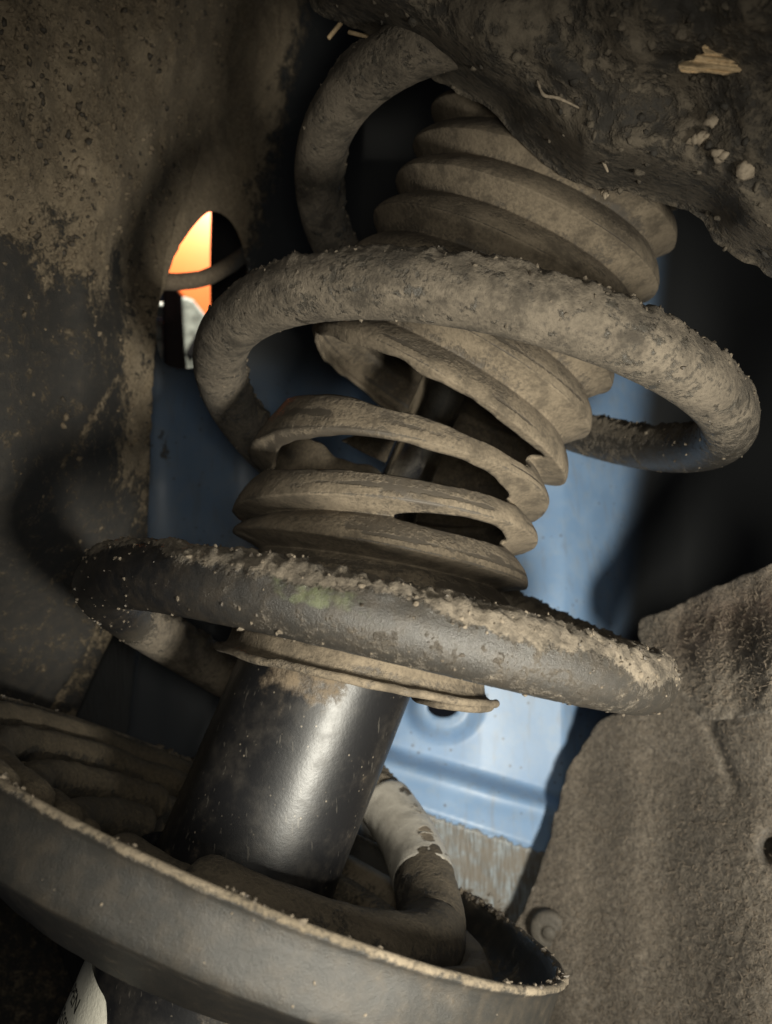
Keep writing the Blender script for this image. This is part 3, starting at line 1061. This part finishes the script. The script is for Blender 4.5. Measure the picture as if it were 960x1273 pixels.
# pigtail sleeve parts
ts = np.linspace(-0.43, -0.322, 40)
pp = spring_center(ts)
tube_obj('pale_sleeve', pp, 0.0096, M_SLEEVE, spring, 36, 0.0003, 180,
         mudf=lambda V, N: 0.04 + 0.30 * sstep(0.45, 0.95, N @ AX) + 0.5 * sstep(.62, .72, fbm(V, 150, 3, 4)))['label'] = 'worn pale sleeve on the spring end'
ts = np.linspace(-0.76, -0.415, 100)
tube_obj('rubber_sleeve', spring_center(ts), 0.0094, M_RUBBER, spring, 36, 0.0005, 160,
         mudf=lambda V, N: 0.40 + 0.3 * sstep(0.2, 0.8, N @ AX) + 0.4 * (fbm(V, 120, 3, 4) - .5))
# rubber stop lying in the perch in front of the damper
a = np.radians(np.linspace(-128, -28, 70))
pth = PC - PAX * 0.0165 + 0.0370 * (np.cos(a)[:, None] * pu + np.sin(a)[:, None] * pv)
rs = tube_obj('rubber_seat_stop', pth, 0.0070, M_RUBBER, None, 30, 0.0004, 160, mudf=lambda V, N: 0.45 + 0.3 * sstep(0.2, 0.8, N @ AX))
tag(rs, 'curved rubber stop lying in the perch at the foot of the damper', 'rubber pad')

# ------------------------------------------------------------------ torn dust boot
def ring(L, R, e):
    L, R = np.array(L, float), np.array(R, float)
    mid = (L + R) / 2
    d = sa(strut_at_y(mid[1]))[1]
    c = P(mid[0], mid[1], d)
    ch = R - L
    half = np.linalg.norm(ch) / 2
    w2 = np.array([ch[1], -ch[0]]) / np.linalg.norm(ch)          # image direction 'up' from the chord
    U = np.array([ch[0], 0, -ch[1]]) / np.linalg.norm(ch)
    W = np.array([-U[2], 0, U[0]])
    rr = half / FPX * d
    lo, hi = -1.2, 1.2
    for _ in range(50):
        m = (lo + hi) / 2
        fr = c + rr * (math.cos(m) * np.array([0, -1, 0]) + math.sin(m) * W)
        if (proj(fr) - mid) @ w2 > e:
            hi = m
        else:
            lo = m
    Vd = math.cos(lo) * np.array([0, -1, 0]) + math.sin(lo) * W
    return c, U, Vd, rr

RINGS = [((556, 94), (868, 200), 60), ((536, 138), (852, 256), 61), ((514, 182), (832, 314), 61), ((490, 226), (808, 372), 62), ((463, 273), (782, 430), 58),
         ((436, 320), (754, 488), 52), ((410, 367), (726, 545), 46), ((391, 415), (697, 603), 40),      # torn ring
         ((311, 568), (675, 641), 62), ((291, 641), (665, 682), 42), ((291, 664), (655, 733), 22),
         ((305, 722), (640, 772), 6), ((288, 776), (606, 846), -8), ((274, 802), (613, 873), -9)]
RR = [ring(*r) for r in RINGS]
rc = np.array([r[0] for r in RR])
rU = np.array([r[1] for r in RR])
rV = np.array([r[2] for r in RR])
rr_ = np.array([r[3] for r in RR])
ITORN = 7
NTH = 400
thb = np.linspace(0, 2 * np.pi, NTH, endpoint=False)

def boot_surface(xs):
    i = np.clip(np.floor(xs).astype(int), 0, len(RR) - 2)
    f = xs - i
    lerp = lambda A: A[i] * (1 - f)[:, None] + A[i + 1] * f[:, None]
    c, U, Vd = lerp(rc), lerp(rU), lerp(rV)
    R = rr_[i] * (1 - f) + rr_[i + 1] * f
    dep = np.interp(xs, [0, 6, 7, 7.5, 8.5, 9.5, 10.5, 11.5, 12, 13], [.13, .13, .15, .17, .17, .17, .19, .13, .05, .03])
    # each pleat slopes out to a sharp lower edge, then tucks back in
    fv = np.where(xs < 7.0, 0.40, 0.24)
    pw = np.where(xs < 7.0, 1.9, 1.8)
    w = np.where(f < fv, (f / fv) ** 0.85, np.clip(1 - (f - fv) / (1 - fv), 0, 1) ** pw)
    rho = 1 - dep * w
    rho = np.where(xs > 11.6, np.interp(xs, [11.6, 12, 12.6, 12.75, 13, 13.2], [.90, .97, .95, .955, 1.0, .97]), rho)
    rad = (R * rho)[:, None]
    V = c[:, None] + rad[..., None] * (np.cos(thb)[None, :, None] * U[:, None] + np.sin(thb)[None, :, None] * Vd[:, None])
    return V

def boot_part(name, x0, x1, per, mask, parent):
    xs = np.arange(x0, x1 + 1e-6, 1 / per)
    xs = np.clip(xs, 0, 12.9999)
    V = boot_surface(xs)
    deg = np.degrees(thb)
    # soft dents and sagging of the torn sheet
    cen = V.mean(1, keepdims=True)
    nrm = V - cen
    nrm /= np.linalg.norm(nrm, axis=-1, keepdims=True)
    V = V + nrm * ((fbm(V, 38, 3, 91) - .5) * 0.0022 + (fbm(V, 420, 3, 92) - .5) * 0.00018)[..., None]
    F = gridfaces(len(xs), NTH, False, True)
    X = np.broadcast_to(xs[:, None], V.shape[:2]).ravel()
    D = np.broadcast_to(deg[None], V.shape[:2]).ravel()
    fx = X[F].mean(1)
    fd = np.degrees(np.arctan2(np.sin(np.radians(D[F])).mean(1), np.cos(np.radians(D[F])).mean(1)))  # -180..180, 90 front
    keep = mask(fx, fd)
    F = F[keep][:, ::-1]
    Vf = V.reshape(-1, 3)
    nV = len(Vf)
    E = np.concatenate([F[:, [0, 1]], F[:, [1, 2]], F[:, [2, 3]], F[:, [3, 0]]])
    key = np.sort(E, 1)
    _, inv, cnt = np.unique(key[:, 0] * nV + key[:, 1], return_inverse=True, return_counts=True)
    Bd = E[cnt[inv.ravel()] == 1]
    row = Bd // NTH
    Bd = Bd[~((row[:, 0] == row[:, 1]) & ((row[:, 0] == 0) | (row[:, 0] == len(xs) - 1)))]   # leave the outer rows alone
    for _ in range(14):
        acc = np.zeros((nV, 3))
        num = np.zeros(nV)
        for a_, b_ in ((0, 1), (1, 0)):
            np.add.at(acc, Bd[:, a_], Vf[Bd[:, b_]])
            np.add.at(num, Bd[:, a_], 1)
        mv_ = num >= 2
        Vf[mv_] = 0.5 * Vf[mv_] + 0.5 * acc[mv_] / num[mv_][:, None]
    V = Vf.reshape(V.shape)
    big = fbm(V, 45, 3, 61)
    f = xs - np.floor(xs)
    valley = np.abs(np.sin(np.pi * f))[:, None]
    mud = 0.70 + 0.45 * (big - .5) - 0.16 * sstep(0.55, 0.95, valley)
    # rubbed streaks along some folds
    DD = np.broadcast_to(deg[None], V.shape[:2])
    XX = np.broadcast_to(xs[:, None], V.shape[:2])
    st = noise(np.stack([DD * 0.09, XX * 7.0, 0 * XX], -1), 1.0, 5)
    mud = mud - 0.16 * sstep(0.60, 0.9, st) * sstep(6.4, 7.0, XX) * sstep(11.2, 10.6, XX)
    mud = mud - 0.55 * np.exp(-((XX - 6.86) / .10) ** 2) * sstep(112, 128, DD) * sstep(172, 160, DD) * sstep(0.42, 0.62, noise(np.stack([DD * 0.14, XX, 0 * XX], -1), 1.0, 12))
    mud = mud - 0.4 * np.exp(-((XX - 8.08 - 0.0006 * (DD - 110)) / .05) ** 2) * sstep(85, 110, DD) * sstep(168, 140, DD)
    fr = XX - np.floor(XX)
    wob = 0.02 * (noise(np.stack([DD * 0.03, np.floor(XX), 0 * XX], -1), 1.0, 8) - .5)
    gate = sstep(0.35, 0.65, noise(np.stack([DD * 0.045, np.floor(XX) * 3.1, 0 * XX], -1), 1.0, 21))
    mud = mud - 0.42 * gate * np.exp(-((fr - 0.80 - wob) / 0.035) ** 2) * sstep(4.0, 6.5, XX) * sstep(11.0, 10.4, XX)
    mud = mud - 0.30 * np.exp(-((fr - 0.985) / 0.02) ** 2) * sstep(11.0, 10.4, XX) * (0.4 + 0.6 * gate)
    o = mesh(name, V, F, M_BOOT, parent, {'mud': mud.ravel()})
    solidify(o, 0.0011, -1.0)
    return o

boot = empty('dust_boot', rc[-1], 'torn ribbed rubber dust boot, coated in brown dust, around the piston rod', 'dust boot')
jit = lambda d, k: 0.06 * (noise(np.stack([d * 0.11, 0 * d + k, 0 * d], -1), 1.0, k) - .5) + 0.006 * (noise(np.stack([d * 0.4, 0 * d + k, 0 * d], -1), 1.0, k + 1) - .5)
def m_up(x, d):
    return (x < 7.07 + jit(d, 2)) | ((d < 38 + 6 * (x - 7)) & (d > -105 - 60 * (x - 7.1)))
boot_part('upper_bellows', 0.0, 7.5, 44, m_up, boot)
def m_low(x, d):
    k = np.ones(x.shape, bool)
    k &= ~((x < 7.60 + jit(d, 4)) & ~((d < 44 - 12 * (x - 7.5)) & (d > -95)))
    k &= ~((np.abs(x - 8.32 - 0.5 * jit(d, 6)) < 0.27 * np.sqrt(np.clip(1 - ((d - 96) / 66) ** 2, 0, 1)) + 0.3 * jit(d, 7) - 0.002))
    k &= ~((x > 8.2) & (x < 8.8) & (d < -95) & (d > -150))
    k &= ~((np.abs(x - 9.24 - 0.5 * jit(d, 8)) < 0.17 * np.sqrt(np.clip(1 - ((d - 58) / 30) ** 2, 0, 1)) + 0.2 * jit(d, 9) - 0.004) & (d > 20) & (d < 100))
    return k
boot_part('lower_bellows', 7.5, 13.0, 44, m_low, boot)

# rolled lip of the boot mouth, torn loose into an open loop at the right
aa = np.radians(np.linspace(8, 186, 120))
lp = rc[-1] + (rr_[-1] + 0.0002) * (np.cos(aa)[:, None] * rU[-1] + np.sin(aa)[:, None] * rV[-1])
lp = lp + (fbm(lp, 90, 3, 33) - .5)[:, None] * 0.0012 * AX
tube_obj('rolled_lip', lp, 0.0011, M_BOOT, boot, 14, 0.0002, 300, mudf=lambda V, N: 0.62 + 0.4 * (fbm(V, 90, 3, 5) - .5))
dl = rc[-1][1] - 0.012
aa = np.linspace(0, 2 * np.pi, 80)
lc = P(563, 871, dl)
lp = np.array([P(563 + 47 * math.cos(a) + 2 * math.sin(a), 872 + 47 * 0.13 * math.cos(a) + 6.5 * math.sin(a), dl - 0.016 * math.sin(a)) for a in aa])
tube_obj('torn_loop', lp, 0.0011, M_BOOT, boot, 14, 0.0002, 300, rounded=False, mudf=lambda V, N: 0.62 + 0.4 * (fbm(V, 90, 3, 5) - .5))

# ------------------------------------------------------------------ caked splash guard, upper right, close to the lens
clod_depth = grid_interp([330, 480, 640, 800, 960, 1300], [-260, 0, 150, 300, 430],
    [[.185, .170, .150, .135, .125, .115],
     [.205, .190, .170, .150, .138, .125],
     [.225, .210, .190, .172, .155, .135],
     [.235, .225, .205, .188, .172, .150],
     [.245, .235, .215, .198, .185, .160]])
clod_edge = [(355, -250), (372, -60), (388, 8), (420, 28), (452, 40), (500, 70), (540, 98), (575, 118), (612, 138), (640, 172), (668, 196), (705, 222), (742, 236), (778, 238), (812, 250), (845, 258),
             (872, 272), (888, 298), (912, 318), (938, 330), (965, 346), (1060, 380), (1290, 400), (1290, -250)]
clod_poly = catmull(clod_edge, 6)
def clod_relief(x, y, V):
    d, _, _ = nearest(clod_poly, x, y)
    r = 0.030 * sstep(70, 0, d) ** 1.6
    r = r - (fbm(V, 50, 3, 201, 0.45) - .5) * 0.014 * sstep(0, 40, d)
    v = fbm(V, 160, 3, 205)
    r = r - (v - .5) * 0.0030
    return r
clod_mud = lambda x, y, V: 0.50 + 0.5 * (fbm(V, 70, 4, 207) - .35)
clod = sheet('caked_splash_guard', clod_edge, clod_depth, 3.4, M_CLOD, None, 0.007, relief=clod_relief, attrs={'mud': clod_mud}, ragged=3.0)
tag(clod, 'dark dirt-caked splash guard overhanging the spring at the upper right', 'splash guard')

def on_clod(x, y):
    xa, ya = np.array([float(x)]), np.array([float(y)])
    d = clod_depth(xa, ya)
    return (d + clod_relief(xa, ya, Pv(xa, ya, d)))[0]
def sliver(pts, w, mat, name, seed, dep=None, lift=0.001):
    r = np.random.default_rng(seed)
    d = np.mean([on_clod(*p) for p in pts]) - lift
    path = catmull([P(x, y, d + r.normal(0, .0004)) for x, y in pts], 5, False)
    n = len(path)
    rad = w * np.sin(np.linspace(0.35, np.pi - 0.35, n)) ** 0.5 * (1 + r.uniform(-.2, .2, n))
    V, N, F, th = tube(path, rad, 8)
    V2, F2 = capped(V, F, n, 8)
    return V2, F2
def join(parts):
    V, F, k = [], [], 0
    for v, f in parts:
        V.append(v)
        F += [[i + k for i in q] for q in f]
        k += len(v)
    return np.concatenate(V), F
spd = on_clod(890, 78) - 0.0025
def splinter_relief(x, y, V):
    g = noise(np.stack([x * 0.02, (y - 0.12 * x) * 0.55, 0 * x], -1), 1.0, 7)
    return -0.0016 * (g - 0.5) - 0.0008 * np.exp(-((y - 84) / 5.0) ** 2)
o = sheet('wood_splinter', [(842, 82), (850, 76), (862, 74), (866, 68), (875, 66), (873, 57), (882, 52), (893, 58), (902, 67), (912, 75), (930, 77), (938, 82), (934, 90), (915, 89), (900, 93), (878, 90), (860, 91), (846, 89)],
          lambda x, y: spd + 0.00004 * (x - 890), 1.2, M_STRAW, None, 0.0022, relief=splinter_relief, ragged=2.5)
tag(o, 'large pale straw-coloured wood splinter stuck in the dirt at the upper right', 'splinter')
for i, (pts, w, lab) in enumerate([
        ([(858, 176), (868, 170), (880, 168)], .0010, 'small pale chip in the dirt, left one of the row of three under the splinter'),
        ([(882, 190), (896, 188), (910, 194)], .0009, 'small pale chip in the dirt, middle one of the row of three under the splinter'),
        ([(917, 200), (922, 208), (926, 217)], .0010, 'small pale chip in the dirt, right one of the row of three under the splinter'),
        ([(884, 149), (888, 152)], .0008, 'tiny round pale grain just above the three chips'),
        ([(668, 100), (676, 118), (694, 122), (724, 136)], .0006, 'thin curved pale twig in the dirt left of the chips'),
        ([(748, 262 - 20), (760, 247 - 4)], .0007, 'pale crumb on the lower rim of the splash guard'),
        ([(745, 190), (756, 214)], .0006, 'thin pale fibre hanging near the splash guard rim')]):
    if i in (0, 1, 2, 3, 5):
        c0, c1 = np.array(pts[0], float), np.array(pts[-1], float)
        prt = []
        for k in range(4):
            xy = c0 + (c1 - c0) * rng.uniform(0.1, 0.9) + rng.normal(0, 1.5, 2)
            prt.append((lump(P(xy[0], xy[1], on_clod(*xy) - 0.0006), w * rng.uniform(0.6, 1.7), 900 + 10 * i + k), [list(t) for t in ICO]))
        v, f = join(prt)
    else:
        v, f = sliver(pts, w * 0.6, M_CHIP, '', 20 + i)
    o = mesh('dirt_chip', v, f, M_CHIP)
    tag(o, lab, 'debris', 'pale chips stuck in the caked dirt')
for i, (x, y, s) in enumerate([(915, 306, .0011), (926, 318, .0010), (860, 300, .0008)][:2]):
    pass
cs, sz = [], []
for i in range(160):
    x, y = rng.uniform(400, 965), rng.uniform(-5, 345)
    if not inside(clod_poly, np.array([x]), np.array([y]))[0]:
        continue
    cs.append(P(x, y, on_clod(x, y)))
    sz.append(rng.uniform(0.0003, 0.0012))
g = lumps('dirt_clumps', cs, sz, M_CLOD, clod)

# straw ends between the liner and the guard
for i, (pts, w, lab) in enumerate([([(409, 47), (418, 36), (428, 24)], .0007, 'short straw standing in the gap at the top of the spring'),
                                   ([(434, 40), (450, 44), (466, 47)], .0006, 'short straw lying flat at the top of the spring')]):
    path = catmull([P(x, y, .232) for x, y in pts], 5, False)
    o = tube_obj('straw_stalk', path, w, M_STRAW, None, 8)
    tag(o, lab, 'straw', 'straws at the top of the spring')

# ------------------------------------------------------------------ things seen through the slotted hole
hs = catmull([P(150, 352, .322), P(190, 350, .334), P(222, 350, .345), P(252, 346, .352), P(278, 334, .362), P(302, 318, .378), P(335, 290, .42)], 8, False)
o = tube_obj('dusty_pipe', hs, 0.0036, M_HOSE, None, 20, 0.0003, 200, mudf=lambda V, N: sstep(-0.055, -0.085, V[..., 0]) * 0.8 + 0.15)
tag(o, 'thin dusty pipe crossing the slotted hole', 'pipe')

def slab(name, pts, d, thick, mat, label, cat, group=None):
    V = [P(x, y, d) for x, y in pts] + [P(x, y, d + thick) * np.array([1, 1, 1]) for x, y in pts]
    n = len(pts)
    F = [list(range(n))[::-1], list(range(n, 2 * n))] + [[i, (i + 1) % n, n + (i + 1) % n, n + i] for i in range(n)]
    o = mesh(name, V, F, mat, None, smooth=False)
    b = o.modifiers.new('bevel', 'BEVEL')
    b.width = 0.002
    b.segments = 2
    tag(o, label, cat, group)
    return o
slab('orange_plastic_cover', [(204, 200), (330, 160), (330, 440), (262, 405), (226, 368), (204, 340)], .66, .02, M_ORANGE, 'bright orange plastic cover seen through the slotted hole', 'cover')
slab('dark_upright_bracket', [(263, 220), (261, 320), (262, 420), (360, 420), (360, 220)], .50, .02, M_DARK, 'black upright bracket at the right inside the slotted hole', 'bracket')
slab('dark_bar', [(203, 330), (224, 366), (227, 400), (234, 480), (204, 480), (202, 400)], .52, .02, M_MAROON, 'dark red-brown bar at the lower left inside the slotted hole', 'bar')
def casting(name, pts, d, seed, label):
    parts = []
    r = np.random.default_rng(seed)
    for (x, y, rad) in pts:
        parts.append((lump(P(x, y, d + r.normal(0, .004)), rad, int(r.integers(1e6))), ICO))
    Vc, Fc = join(parts)
    o = mesh(name, Vc, [list(f) for f in Fc], M_CAST, None)
    s = o.modifiers.new('subdivision', 'SUBSURF')
    s.levels = 2
    s.render_levels = 2
    tag(o, label, 'engine part')
    return o
slab('pale_engine_casting', [(226, 368), (240, 372), (262, 400), (300, 440), (300, 500), (232, 500)], .635, .02, M_CAST, 'pale grey-green metal casting at the bottom of the slotted hole', 'engine part')
slab('black_hose_clip', [(230, 440), (244, 414), (256, 418), (248, 438), (236, 450)], .615, .012, M_DARK, 'small black clip in front of the pale casting inside the slotted hole', 'clip')
casting('pale_metal_clip', [(197, 385, .010), (196, 412, .012), (200, 436, .010)], .60, 5, 'small pale metal clip at the left edge of the slotted hole')
